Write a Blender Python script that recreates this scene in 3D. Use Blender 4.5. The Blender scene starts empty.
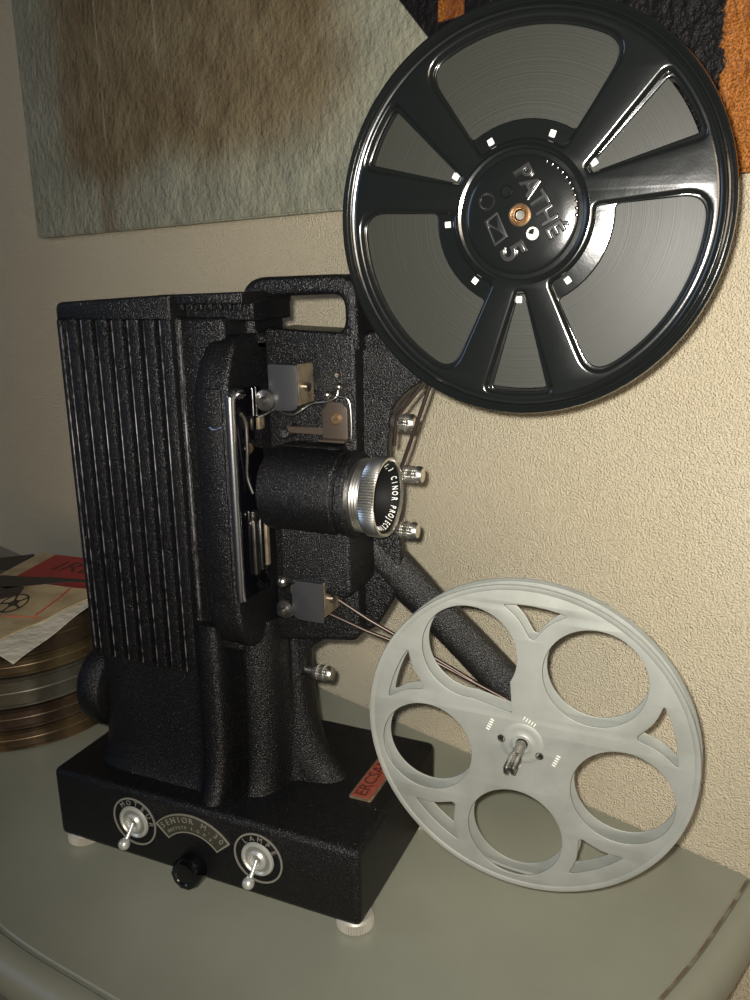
import bpy, bmesh, math, random
from mathutils import Vector, Matrix
random.seed(4)
PI = math.pi
scn = bpy.context.scene
col = scn.collection
def rad(d): return d*PI/180

# ------------------------------------------------------------------ materials
def mat(name, base, rough=.5, metal=0., bump=None, var=None, coat=0., chips=None, spec=.5, bump2=None):
    m = bpy.data.materials.new(name); m.use_nodes = True
    nt = m.node_tree; N = nt.nodes; L = nt.links
    b = N['Principled BSDF']
    b.inputs['Base Color'].default_value = (*base, 1)
    b.inputs['Roughness'].default_value = rough
    b.inputs['Metallic'].default_value = metal
    b.inputs['Coat Weight'].default_value = coat
    b.inputs['Coat Roughness'].default_value = .12
    b.inputs['Specular IOR Level'].default_value = spec
    tc = N.new('ShaderNodeTexCoord')
    def noise(scale, detail=2., rgh=.5):
        n = N.new('ShaderNodeTexNoise'); n.inputs['Scale'].default_value = scale
        n.inputs['Detail'].default_value = detail; n.inputs['Roughness'].default_value = rgh
        L.new(tc.outputs['Object'], n.inputs['Vector']); return n
    colour = None
    if var:                                   # (other colour, scale, detail, lo, hi)
        n = noise(var[1], var[2], .6)
        r = N.new('ShaderNodeMapRange'); r.inputs[1].default_value = var[3]; r.inputs[2].default_value = var[4]
        L.new(n.outputs['Fac'], r.inputs[0])
        mx = N.new('ShaderNodeMix'); mx.data_type = 'RGBA'
        mx.inputs[6].default_value = (*base, 1); mx.inputs[7].default_value = (*var[0], 1)
        L.new(r.outputs[0], mx.inputs[0]); colour = mx.outputs[2]
    if chips:                                 # worn spots: (colour, scale, threshold)
        n = noise(chips[1], 3., .7)
        r = N.new('ShaderNodeMapRange'); r.inputs[1].default_value = chips[2]; r.inputs[2].default_value = chips[2]+.03
        L.new(n.outputs['Fac'], r.inputs[0])
        mx = N.new('ShaderNodeMix'); mx.data_type = 'RGBA'
        if colour is not None: L.new(colour, mx.inputs[6])
        else: mx.inputs[6].default_value = (*base, 1)
        mx.inputs[7].default_value = (*chips[0], 1)
        L.new(r.outputs[0], mx.inputs[0]); colour = mx.outputs[2]
    if colour is not None: L.new(colour, b.inputs['Base Color'])
    prev = None
    for bp in (bump, bump2):
        if not bp: continue                   # (scale, strength, distance, detail)
        n = noise(bp[0], bp[3], .55)
        k = N.new('ShaderNodeBump'); k.inputs['Strength'].default_value = bp[1]; k.inputs['Distance'].default_value = bp[2]
        L.new(n.outputs['Fac'], k.inputs['Height'])
        if prev: L.new(prev, k.inputs['Normal'])
        prev = k.outputs['Normal']
    if prev: L.new(prev, b.inputs['Normal'])
    return m

M = {}
M['crackle'] = mat('black_wrinkle_enamel', (.0035,.0035,.004), .30, 0, bump=(1300,.85,.0009,1.5), var=((.045,.045,.046),1150,2,.60,.78), chips=((.40,.38,.35),420,.765), spec=.30)  # var paints glints on the wrinkle peaks as grey speckle; chips are wear
M['arm'] = mat('black_enamel_arm', (.006,.006,.006), .36, 0, bump=(1300,.9,.0010,2), chips=((.35,.33,.30),260,.74))
M['pale_edge'] = mat('pale_enamel_edge', (.012,.012,.013), .4, .2, var=((.15,.145,.165),150,4,.42,.62))
M['gloss'] = mat('gloss_black_enamel', (.006,.007,.007), .17, 0, bump=(45,.15,.002,2), bump2=(900,.10,.0002,2), coat=.6, spec=.6, chips=((.4,.4,.38),330,.79))
M['matte'] = mat('matte_black', (.005,.005,.005), .65, 0, spec=.15)
M['wornletter'] = mat('worn_gloss_letters', (.016,.016,.016), .30, .1, coat=.3)
M['black'] = mat('satin_black', (.008,.008,.009), .3, 0, spec=.5)
M['deep'] = mat('deep_black_glass', (.002,.002,.003), .08, 0, spec=.5)
M['alu'] = mat('dull_grey_aluminium', (.29,.30,.275), .50, .3, var=((.235,.245,.22),28,5,.42,.66), bump=(600,.12,.0003,3))
M['chrome'] = mat('polished_chrome', (.80,.82,.86), .22, 1.)
M['steel'] = mat('worn_steel', (.42,.41,.39), .30, 1., var=((.25,.23,.20),160,3,.4,.7))
M['knurl'] = mat('knurled_nickel', (.70,.69,.65), .30, 1.)
M['foot'] = mat('pale_knurled_aluminium', (.46,.44,.39), .45, .4)
M['guard'] = mat('grey_enamel_guard', (.030,.030,.033), .42, .3, bump=(700,.2,.0003,2))
M['tan'] = mat('tarnished_brass_plate', (.30,.25,.17), .4, .7, var=((.16,.12,.08),180,3,.4,.7))
M['brown'] = mat('brown_tarnished_metal', (.065,.050,.040), .42, .5)
M['brass'] = mat('old_brass', (.50,.34,.20), .33, .9, var=((.28,.17,.09),300,3,.4,.7))
M['dull'] = mat('dull_nickel', (.27,.27,.245), .45, .5)
M['switch'] = mat('switch_nickel', (.58,.59,.55), .33, .6)
M['tab'] = mat('pale_metal_tab', (.75,.74,.68), .5, .2)
M['line'] = mat('silver_print', (.30,.29,.25), .45, .5)
M['olive'] = mat('engraved_olive_plate', (.045,.042,.028), .5, .3)
M['white'] = mat('white_engraving', (.75,.75,.72), .5)
M['redplate'] = mat('red_enamel_plate', (.22,.062,.038), .5, 0, var=((.20,.03,.015),300,3,.4,.7))
M['darkred'] = mat('dark_red_print', (.07,.012,.009), .5)
M['redink'] = mat('faded_red_ink', (.40,.055,.03), .6)
M['spring'] = mat('dark_spring_steel', (.06,.045,.038), .4, .8)
M['wall'] = mat('cream_textured_wall', (.625,.568,.428), .55, 0, bump=(820,1.,.0030,2), bump2=(8,.2,.01,2), var=((.60,.52,.37),3,3,.3,.7), spec=.4)
M['table'] = mat('grey_green_painted_wood', (.262,.268,.212), .40, 0, bump=(260,.10,.0006,3), var=((.225,.23,.18),9,4,.35,.7), spec=.5)
M['worn'] = mat('brown_wax_line', (.13,.09,.055), .5, 0, var=((.23,.225,.175),70,5,.44,.62))
M['floor'] = mat('dark_floor', (.06,.045,.035), .6)
M['paper'] = mat('yellowed_paper', (.42,.33,.19), .7, 0, var=((.30,.22,.12),45,4,.45,.75), bump=(60,.4,.002,3))
M['whitepaper'] = mat('creased_white_paper', (.60,.56,.46), .6, 0, bump=(90,.6,.003,3))
M['red'] = mat('red_printed_card', (.33,.022,.02), .5, 0, var=((.25,.015,.015),40,3,.4,.7))
M['ink'] = mat('dark_brown_ink', (.035,.025,.018), .6)
def can_mat(name, a, b2, r=.36):
    return mat(name, a, r, .75, var=(b2,38,5,.40,.62), bump=(200,.12,.0005,3))
CANM = [can_mat('coppery_can',(.17,.115,.060),(.06,.040,.024)), can_mat('brown_can',(.12,.085,.055),(.05,.033,.024)), can_mat('grey_can',(.15,.15,.125),(.085,.075,.056),.42),
        can_mat('golden_can',(.18,.14,.075),(.085,.060,.034)), can_mat('dark_brown_can',(.10,.075,.048),(.045,.032,.022))]

def film_material():
    m = bpy.data.materials.new('wound_film'); m.use_nodes = True
    nt = m.node_tree; N = nt.nodes; L = nt.links; b = N['Principled BSDF']
    tc = N.new('ShaderNodeTexCoord'); sx = N.new('ShaderNodeSeparateXYZ'); L.new(tc.outputs['Object'], sx.inputs[0])
    x2 = N.new('ShaderNodeMath'); x2.operation='MULTIPLY'; L.new(sx.outputs[0],x2.inputs[0]); L.new(sx.outputs[0],x2.inputs[1])
    z2 = N.new('ShaderNodeMath'); z2.operation='MULTIPLY'; L.new(sx.outputs[2],z2.inputs[0]); L.new(sx.outputs[2],z2.inputs[1])
    ad = N.new('ShaderNodeMath'); ad.operation='ADD'; L.new(x2.outputs[0],ad.inputs[0]); L.new(z2.outputs[0],ad.inputs[1])
    sq = N.new('ShaderNodeMath'); sq.operation='SQRT'; L.new(ad.outputs[0],sq.inputs[0])
    n = N.new('ShaderNodeTexNoise'); n.noise_dimensions='1D'; n.inputs['Scale'].default_value=1500; n.inputs['Detail'].default_value=4; n.inputs['Roughness'].default_value=.8
    L.new(sq.outputs[0], n.inputs['W'])
    r = N.new('ShaderNodeValToRGB'); r.color_ramp.elements[0].position=.3; r.color_ramp.elements[1].position=.72
    r.color_ramp.elements[0].color=(.014,.015,.012,1); r.color_ramp.elements[1].color=(.031,.032,.026,1)
    L.new(n.outputs['Fac'], r.inputs[0]); L.new(r.outputs[0], b.inputs['Base Color'])
    k = N.new('ShaderNodeBump'); k.inputs['Strength'].default_value=.25; k.inputs['Distance'].default_value=.0002
    L.new(n.outputs['Fac'], k.inputs['Height']); L.new(k.outputs[0], b.inputs['Normal'])
    b.inputs['Roughness'].default_value=.42; b.inputs['Specular IOR Level'].default_value=.28
    return m
M['film'] = film_material()

# ------------------------------------------------------------------ object helpers
def link(name, me, m, parent=None, piv=None, smooth=True, kind=None, label=None):
    """link a mesh given in place coordinates as one object whose origin is its own pivot"""
    if isinstance(me, bmesh.types.BMesh):
        bm = me; me = bpy.data.meshes.new(name); bmesh.ops.recalc_face_normals(bm, faces=bm.faces); bm.to_mesh(me); bm.free()
    if piv is None:
        xs=[v.co for v in me.vertices]
        piv = Vector([(min(c[i] for c in xs)+max(c[i] for c in xs))/2 for i in range(3)])
    piv = Vector(piv)
    me.transform(Matrix.Translation(-piv))
    if smooth:
        for p in me.polygons: p.use_smooth = True
        me.set_sharp_from_angle(angle=rad(38))
    if m:
        if len(me.materials): me.materials.clear()
        for x in (m if isinstance(m,(list,tuple)) else [m]): me.materials.append(x)
    o = bpy.data.objects.new(name, me); col.objects.link(o)
    base = Vector((0,0,0))
    q = parent
    while q: base += q.location; q = q.parent
    o.parent = parent; o.location = piv - base
    if kind: o['kind'] = kind
    if label: o['label'] = label
    return o
def thing(name, label, cat, loc, group=None):
    o = bpy.data.objects.new(name, None); col.objects.link(o); o.empty_display_size=.02
    o.location = loc; o['label']=label; o['category']=cat
    if group: o['group']=group
    return o
def box(x0,x1,y0,y1,z0,z1, bev=.0, seg=3, bm=None):
    b = bmesh.new()
    bmesh.ops.create_cube(b, size=1)
    for v in b.verts: v.co = Vector(((x0+x1)/2+v.co.x*(x1-x0),(y0+y1)/2+v.co.y*(y1-y0),(z0+z1)/2+v.co.z*(z1-z0)))
    if bev: bmesh.ops.bevel(b, geom=b.edges[:], offset=bev, segments=seg, profile=.5, affect='EDGES')
    return merge(bm, b)
def merge(bm, b, mi=None):
    if mi is not None:
        for f in b.faces: f.material_index = mi
    if bm is None: return b
    me = bpy.data.meshes.new('tmp'); b.to_mesh(me); b.free(); bm.from_mesh(me); bpy.data.meshes.remove(me)
    return bm
AX = {'X':Matrix(((0,0,1,0),(0,1,0,0),(-1,0,0,0),(0,0,0,1))), 'Z':Matrix.Identity(4), 'Y':Matrix(((1,0,0,0),(0,0,1,0),(0,-1,0,0),(0,0,0,1)))}
def lathe(profile, centre, axis='Z', n=64, bm=None, knurl=None, closed=False):
    """profile: (radius, height) pairs; axis: Z, X or Y; knurl=(count, depth, h0, h1)"""
    b = bmesh.new(); rings=[]
    for r,h in profile:
        ring=[]
        if r < 1e-7: ring=[b.verts.new((0,0,h))]*1
        else:
            for i in range(n):
                rr=r
                if knurl and knurl[2]-1e-6<=h<=knurl[3]+1e-6 and i%2==0: rr=r-knurl[1]
                ring.append(b.verts.new((rr*math.cos(2*PI*i/n), rr*math.sin(2*PI*i/n), h)))
        rings.append(ring)
    pairs=list(zip(rings,rings[1:]))
    if closed: pairs.append((rings[-1],rings[0]))
    for a,c in pairs:
        for i in range(n):
            j=(i+1)%n
            if len(a)==1 and len(c)==1: continue
            if len(a)==1: b.faces.new((a[0],c[i],c[j]))
            elif len(c)==1: b.faces.new((a[i],c[0],a[j]))
            else: b.faces.new((a[i],c[i],c[j],a[j]))
    if not closed:
        for ring in (rings[0],rings[-1]):
            if len(ring)>1: b.faces.new(ring)
    Mx = AX[axis] if isinstance(axis,str) else Vector((0,0,1)).rotation_difference(Vector(axis).normalized()).to_matrix().to_4x4()
    b.transform(Matrix.Translation(Vector(centre)) @ Mx)
    bmesh.ops.recalc_face_normals(b, faces=b.faces)
    return merge(bm,b)
def tube(pts, radii, n=16, bm=None, caps=True, squash=1.):
    b=bmesh.new(); pts=[Vector(q) for q in pts]
    if not isinstance(radii,(list,tuple)): radii=[radii]*len(pts)
    rings=[]; up=Vector((0,1,0))
    for i,q in enumerate(pts):
        d=(pts[min(i+1,len(pts)-1)]-pts[max(i-1,0)]).normalized()
        if abs(d.dot(up))>.95: up=Vector((1,0,0))
        s=d.cross(up).normalized(); t=s.cross(d).normalized()
        rings.append([b.verts.new(q+(s*math.cos(2*PI*k/n)+t*math.sin(2*PI*k/n)*squash)*radii[i]) for k in range(n)])
    for a,c in zip(rings,rings[1:]):
        for k in range(n): b.faces.new((a[k],a[(k+1)%n],c[(k+1)%n],c[k]))
    if caps: b.faces.new(rings[0]); b.faces.new(rings[-1])
    bmesh.ops.recalc_face_normals(b, faces=b.faces)
    return merge(bm,b)
def smoothpts(pts, k=8):
    out=[]; P=[Vector(q) for q in pts]
    for i in range(len(P)-1):
        p0=P[max(i-1,0)];p1=P[i];p2=P[i+1];p3=P[min(i+2,len(P)-1)]
        for j in range(k):
            t=j/k
            out.append(.5*((2*p1)+(p2-p0)*t+(2*p0-5*p1+4*p2-p3)*t*t+(3*p1-p0-3*p2+p3)*t**3))
    out.append(P[-1]); return out
FACE = {'-Y':lambda c,s=0: Matrix.Translation(Vector(c)) @ Matrix(((1,0,0,0),(0,0,-1,0),(0,1,0,0),(0,0,0,1))),
        '+Z':lambda c,s=0: Matrix.Translation(Vector(c))}
def curve_mesh(cu):
    o=bpy.data.objects.new('tmp',cu); col.objects.link(o)
    bpy.context.view_layer.update()
    dg=bpy.context.evaluated_depsgraph_get()
    me=bpy.data.meshes.new_from_object(o.evaluated_get(dg))
    bpy.data.objects.remove(o); return me
def plate(loops, thick, bevel=0., res=2, mx=Matrix.Identity(4)):
    """flat plate from 2D closed loops (inner loops are holes); thick = full thickness, centred; mx places it"""
    cu=bpy.data.curves.new('tmp','CURVE'); cu.dimensions='2D'; cu.fill_mode='BOTH'
    cu.extrude=max(thick/2-bevel,0); cu.bevel_depth=bevel; cu.bevel_resolution=res
    if bevel: cu.offset=-bevel
    for lp in loops:
        s=cu.splines.new('POLY'); s.points.add(len(lp)-1)
        for i,(x,y) in enumerate(lp): s.points[i].co=(x,y,0,1)
        s.use_cyclic_u=True
    me=curve_mesh(cu); me.transform(mx)
    b=bmesh.new(); b.from_mesh(me); bpy.data.meshes.remove(me)
    bmesh.ops.remove_doubles(b, verts=b.verts, dist=1e-7)
    return b
def text_mesh(s, size, depth, mx=None, bevel=0, align='CENTER', space=1., sx=1.):
    cu=bpy.data.curves.new('tmp','FONT'); cu.body=s; cu.size=size; cu.extrude=depth/2; cu.bevel_depth=bevel; cu.align_x=align; cu.align_y='CENTER'
    cu.space_character=space; cu.resolution_u=4
    me=curve_mesh(cu)
    if sx!=1: me.transform(Matrix.Diagonal((sx,1,1,1)))
    if mx is not None: me.transform(mx)
    b=bmesh.new(); b.from_mesh(me); bpy.data.meshes.remove(me)
    return b
def arc_text(s, size, depth, c, R, mid, step, fn, clockwise=True):
    """letters on a circle in local 2D; fn maps (x,y,z)->place"""
    out=bmesh.new(); n=len(s)
    for i,ch in enumerate(s):
        if ch==' ': continue
        a = mid + (-(i-(n-1)/2)*step if clockwise else (i-(n-1)/2)*step)
        m = Matrix.Translation((c[0]+R*math.cos(a), c[1]+R*math.sin(a),0)) @ Matrix.Rotation(a-PI/2 if clockwise else a+PI/2,4,'Z')
        merge(out, text_mesh(ch,size,depth,m))
    for v in out.verts: v.co = Vector(fn(*v.co))
    return out
def rounded(pts, r, k=5):
    """round the corners of a polygon; r number or list"""
    out=[]; n=len(pts)
    for i in range(n):
        p=Vector(pts[i]); a=Vector(pts[i-1])-p; c=Vector(pts[(i+1)%n])-p
        rr=r[i] if isinstance(r,(list,tuple)) else r
        rr=min(rr, a.length*.48, c.length*.48)
        if rr<=0: out.append(tuple(p)); continue
        a=p+a.normalized()*rr; c=p+c.normalized()*rr
        for j in range(k+1):
            t=j/k; q=a*(1-t)**2+p*2*t*(1-t)+c*t*t; out.append(tuple(q))
    return out
def circle(cx,cy,r,n=64,a0=0): return [(cx+r*math.cos(a0+2*PI*i/n),cy+r*math.sin(a0+2*PI*i/n)) for i in range(n)]
def pol(r,d): return (r*math.cos(rad(d)), r*math.sin(rad(d)))
def arcp(r,d0,d1,k): return [pol(r,d0+(d1-d0)*i/k) for i in range(k+1)]

# ------------------------------------------------------------------ room: wall, cabinet, floor
WA = rad(-18.544)
wd = Vector((math.cos(WA),math.sin(WA),0)); wn = Vector((-math.sin(WA),math.cos(WA),0))
W0 = Vector((0,.5201-.3632+.0573,0))       # refined below
W0 = Vector((0,.2157,0))
def wallpt(s,z,off=0): return W0+wd*s-wn*off+Vector((0,0,z))      # s along wall, off = distance towards the room
b=bmesh.new()
vs=[b.verts.new(wallpt(*q)) for q in ((-2.2,-.85,0),(1.6,-.85,0),(1.6,1.5,0),(-2.2,1.5,0),(-2.2,-.85,-.08),(1.6,-.85,-.08),(1.6,1.5,-.08),(-2.2,1.5,-.08))]
for f in ((0,1,2,3),(4,5,6,7),(0,1,5,4),(3,2,6,7),(0,3,7,4),(1,2,6,5)): b.faces.new([vs[i] for i in f])
link('wall_back', b, M['wall'], smooth=False, kind='structure')
b=box(-2.6,2.4,-2.2,1.2,-.9,-.85)
link('floor', b, M['floor'], smooth=False, kind='structure')

# cabinet top: plan outline of the flat top, bowed front and concave right end
wallY = lambda x: .2157-.3354*x-.0015
FR=[(.2060,.1462),(.1985,.1220),(.1909,.0997),(.1793,.0665),(.1616,.0250),(.1440,-.0080),(.120,-.0400),(.092,-.0640),(.055,-.0800),(.010,-.0890),(-.040,-.0920),(-.0800,-.0905),(-.1035,-.0874),(-.1382,-.0831),(-.1653,-.0797),(-.1918,-.0752),(-.2085,-.0710),(-.245,-.058),(-.29,-.035),(-.35,-.01),(-.43,.012),(-.55,.03),(-.70,.05),(-.86,.075)]
pts=smoothpts([(x,y,0) for x,y in FR],5)
# moulding profile: (outward offset, z)
PROF=[(0,0),(.0009,-.0011),(.0026,-.0014),(.0042,.0003),(.008,.0006),(.013,-.001),(.018,-.006),(.0205,-.013),(.020,-.019),(.016,-.023),(.006,-.026),(.002,-.033)]
b=bmesh.new(); ring=[]
for i,q in enumerate(pts):
    d=(pts[min(i+1,len(pts)-1)]-pts[max(i-1,0)]); d.z=0; d.normalize(); nrm=Vector((-d.y,d.x,0))
    if nrm.dot(Vector((-.1,.1,0))-q)>0: nrm=-nrm
    row=[]
    for o_,z_ in PROF:
        v=q+nrm*o_+Vector((0,0,z_)); lim=wallY(v.x)
        if v.y>lim: v.y=lim
        row.append(b.verts.new(v))
    ring.append(row)
for a,c in zip(ring,ring[1:]):
    for k in range(len(PROF)-1):
        f=b.faces.new((a[k],a[k+1],c[k+1],c[k]))
        if k==1 and a[0].co.x>.10: f.material_index=1
back=[b.verts.new((x,wallY(x),0)) for x in (-.86,-.5,-.2,.0,.15)]
b.faces.new([r_[0] for r_ in ring]+back)
lo=[b.verts.new((v.co.x,v.co.y,PROF[-1][1])) for v in back]
b.faces.new([r_[-1] for r_ in ring]+lo)
cab=thing('cabinet','grey-green painted wooden cabinet with moulded edge under the projector','cabinet',(-.2,.05,-.85))
link('cabinet_top', b, [M['table'],M['worn']], cab)
body=[(q.x,q.y) for q in pts[::4]]+[(-.86,wallY(-.86)-.002),(.19,wallY(.19)-.002)]
cx_=sum(q[0] for q in body)/len(body)
body=[(x*.96-.006, min(y,wallY(x*.96-.006)-.002) if y>wallY(x)-.01 else y*.9+.012) for x,y in body]
link('cabinet_body', plate([body],.815,0,0,Matrix.Translation((0,0,-.4405))), M['table'], cab)

# ------------------------------------------------------------------ painting on the wall
def painting_material():
    m=bpy.data.materials.new('abstract_oil_painting'); m.use_nodes=True
    nt=m.node_tree;N=nt.nodes;L=nt.links;b=N['Principled BSDF']; b.inputs['Roughness'].default_value=.45; b.inputs['Specular IOR Level'].default_value=.18
    tc=N.new('ShaderNodeTexCoord'); sp=N.new('ShaderNodeSeparateXYZ'); L.new(tc.outputs['Object'],sp.inputs[0])
    X,Z=sp.outputs[0],sp.outputs[2]
    def mt(op,a,b_=None,c=None):
        n=N.new('ShaderNodeMath'); n.operation=op
        for i,v in enumerate((a,b_,c)):
            if v is None: continue
            if isinstance(v,(int,float)): n.inputs[i].default_value=v
            else: L.new(v,n.inputs[i])
        return n.outputs[0]
    def noise(sc,det=4,rg=.6,vec=None,stretch=None):
        n=N.new('ShaderNodeTexNoise'); n.inputs['Scale'].default_value=sc; n.inputs['Detail'].default_value=det; n.inputs['Roughness'].default_value=rg
        if stretch:
            mp=N.new('ShaderNodeMapping'); mp.inputs['Scale'].default_value=stretch; L.new(tc.outputs['Object'],mp.inputs[0]); L.new(mp.outputs[0],n.inputs['Vector'])
        else: L.new(tc.outputs['Object'],n.inputs['Vector'])
        return n.outputs['Fac']
    def ss(v,a,c):
        r=N.new('ShaderNodeMapRange'); r.interpolation_type='SMOOTHSTEP'; L.new(v,r.inputs[0]); r.inputs[1].default_value=a; r.inputs[2].default_value=c; return r.outputs[0]
    def mix(f,a,c):
        n=N.new('ShaderNodeMix'); n.data_type='RGBA'; L.new(f,n.inputs[0])
        for i,v in ((6,a),(7,c)):
            if isinstance(v,tuple): n.inputs[i].default_value=(*v,1)
            else: L.new(v,n.inputs[i])
        return n.outputs[2]
    n1=noise(5); n2=noise(22,5,.65); n3=noise(9,5,.6,stretch=(1,1,.35))
    grey=mix(ss(n2,.3,.7),(.235,.237,.180),(.300,.298,.225))
    brown=mix(ss(n2,.3,.75),(.150,.113,.062),(.215,.175,.104))
    # brown cloud in the middle of the left half, grey margins
    e1=ss(X,.015,.15); e2=ss(Z,.015,.10); e3=ss(X,.62,.40)
    f=mt('MULTIPLY',mt('MULTIPLY',e1,e2),e3)
    f=ss(mt('ADD',f,mt('MULTIPLY',mt('SUBTRACT',n3,.5),1.5)),.05,.85)
    c=mix(f,grey,brown)
    # rust run down at the bottom
    run=mt('MULTIPLY',ss(mt('ABSOLUTE',mt('SUBTRACT',X,.158)),.022,.006),ss(Z,.16,.06))
    c=mix(mt('MULTIPLY',run,mt('MULTIPLY',ss(n2,.35,.6),.6)),c,(.13,.085,.052))
    # pale drips
    w=noise(600,1,.5,stretch=(1,1,.02))
    drips=mt('MULTIPLY',ss(mt('ABSOLUTE',mt('SUBTRACT',X,.165)),.0018,.0008),ss(Z,.05,.09))
    drips=mt('MAXIMUM',drips,mt('MULTIPLY',ss(mt('ABSOLUTE',mt('SUBTRACT',X,.262)),.0022,.001),ss(Z,.13,.15)))
    c=mix(mt('MULTIPLY',drips,.45),c,(.36,.34,.25))
    # black shape with a slanting edge, then an orange ragged field
    line=mt('ADD',mt('MULTIPLY',mt('SUBTRACT',X,.5455),1.09),mt('SUBTRACT',Z,.136))
    jag=mt('MULTIPLY',mt('SUBTRACT',noise(60,5,.7),.5),.03)
    k=ss(line,-.0008,.0008)
    c=mix(k,c,(.008,.007,.007))
    weave=noise(900,2,.5)
    org=mix(ss(weave,.35,.65),(.15,.048,.009),(.36,.135,.026))
    org=mix(ss(noise(35,5,.7),.5,.62),org,(.16,.05,.015))
    k2=ss(mt('ADD',X,jag),.772,.775)
    k3=mt('MULTIPLY',mt('MULTIPLY',ss(X,.5835,.5845),ss(X,.606,.604)),ss(Z,.11,.112))
    c=mix(mt('MAXIMUM',k2,k3),c,org)
    L.new(c,b.inputs['Base Color'])
    bp=N.new('ShaderNodeBump'); bp.inputs['Strength'].default_value=.75; bp.inputs['Distance'].default_value=.008
    L.new(mt('ADD',noise(45,6,.65),mt('MULTIPLY',noise(150,4,.6,stretch=(1,1,.75)),.5)),bp.inputs['Height']); L.new(bp.outputs[0],b.inputs['Normal'])
    return m
# stretched canvas: painting frame of reference = its lower left corner, x along the wall
Lw=1.02; Hh=.46; TH=.012
b=bmesh.new(); bmesh.ops.create_cube(b,size=1)
for v in b.verts: v.co=Vector((Lw/2+v.co.x*Lw, -TH/2+v.co.y*TH, Hh/2+v.co.z*Hh))
bmesh.ops.bevel(b,geom=b.edges[:],offset=.0015,segments=2,affect='EDGES')
me=bpy.data.meshes.new('canvas_painting'); b.to_mesh(me); b.free(); me.materials.append(painting_material())
pa=bpy.data.objects.new('canvas_painting',me); col.objects.link(pa)
pa.location=wallpt(-.6105,.4265,.001); pa.rotation_euler=(0,0,WA)
pa['label']='large unframed abstract canvas in grey, brown, black and orange on the cream wall'; pa['category']='painting'

# ------------------------------------------------------------------ film projector
P = thing('film_projector','old black wrinkle-finish cine projector with ribbed lamp house and silver lens ring','projector',(-.11,.064,0))

# base box
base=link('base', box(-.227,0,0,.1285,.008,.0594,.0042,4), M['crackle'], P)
for (fx,fy) in ((-.0085,.0115),(-.2165,.0115),(-.0085,.117),(-.2165,.117)):
    link('foot', lathe([(0,0),(.0098,0),(.0115,.0012),(.0115,.0075),(.0098,.0088),(0,.0088)],(fx,fy,0),'Z',90,knurl=(0,.0006,.0012,.0075)), M['foot'], P, label='pale knurled levelling foot')

# front switches
def front(x,y,z): return (x,-z,y)
def toggle(cx,cz,word,step,mid):
    S=link('toggle_switch', lathe([(0,0),(.0100,0),(.0100,.0012),(.0050,.0012),(.0047,.0010),(0,.0010)],(cx,.0002,cz),(0,-1,0),64), M['dull'], P, label='nickel toggle switch under the word '+word)
    link('collar', lathe([(.0086,0),(.0106,0),(.0113,.0010),(.0108,.0022),(.0095,.0026),(.0086,.0018)],(cx,.0002,cz),(0,-1,0),64,closed=True), M['switch'], S)
    link('bushing', lathe([(.0030,.0008),(.0060,.0008),(.0064,.0026),(.0052,.0040),(.0042,.0036),(.0036,.0022),(.0030,.0020)],(cx,.0002,cz),(0,-1,0),48,closed=True), M['switch'], S)
    ringb=lathe([(.0159,0),(.0170,0),(.0170,.0007),(.0159,.0007)],(cx,.0001,cz),(0,-1,0),96,closed=True)
    link('printed_ring', ringb, M['line'], S)
    link('lettering', arc_text(word,.0050,.0004,(cx,cz),.01325,mid,step,lambda x,y,z:(x,-.0004+z*.5,y)), M['line'], S)
    lv=tube([(cx,-.002,cz),(cx-.0004,-.0065,cz-.0055),(cx-.0008,-.0100,cz-.0090)],[.0012,.0013,.0018],12)
    b2=bmesh.new(); bmesh.ops.create_uvsphere(b2,u_segments=24,v_segments=16,radius=.0038)
    b2.transform(Matrix.Translation((cx-.0009,-.0108,cz-.0100))); merge(lv,b2)
    link('lever', lv, M['switch'], S)
toggle(-.1603,.0365,'MOTEUR',rad(25),rad(68))
toggle(-.0672,.0366,'LAMPE',rad(25),rad(82))
# dial knob, twelve-sided
kb=lathe([(0,0),(.0100,0),(.0104,.001),(.0104,.009),(.0092,.0115),(.0062,.0118),(.0055,.0112),(0,.0112)],(-.1155,0,.0165),(0,-1,0),10)
link('lamp_dial', kb, M['deep'], P, label='small faceted black dial between the two switches')
# arched name plate
ac=(-.1150,.0165)
def sector(r0,r1,a0,a1,k=24):
    return [(ac[0]+r1*math.cos(rad(a0+(a1-a0)*i/k)),ac[1]+r1*math.sin(rad(a0+(a1-a0)*i/k))) for i in range(k+1)]+[(ac[0]+r0*math.cos(rad(a1+(a0-a1)*i/k)),ac[1]+r0*math.sin(rad(a1+(a0-a1)*i/k))) for i in range(k+1)]
NP=link('arched_plate', plate([sector(.0240,.0365,41,139)],.0008,.0002,1,Matrix(((1,0,0,0),(0,0,-1,-.0002),(0,1,0,0),(0,0,0,1)))), M['olive'], P, label='arched olive plate lettered SENIOR M 30')
link('border', plate([sector(.0238,.0367,40.5,139.5),sector(.0245,.0360,42.3,137.7)],.0010,0,0,Matrix(((1,0,0,0),(0,0,-1,-.0004),(0,1,0,0),(0,0,0,1)))), M['line'], NP)
link('lettering', arc_text('SENIOR M.30',.0056,.0004,ac,.0326,rad(90),rad(8.4),lambda x,y,z:(x,-.0009+z*.5,y)), M['line'], NP)
link('small_lettering', arc_text('BREVETE S.G.D.G.',.0030,.0004,ac,.0274,rad(92),rad(5.0),lambda x,y,z:(x,-.0009+z*.5,y)), M['line'], NP)

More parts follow.
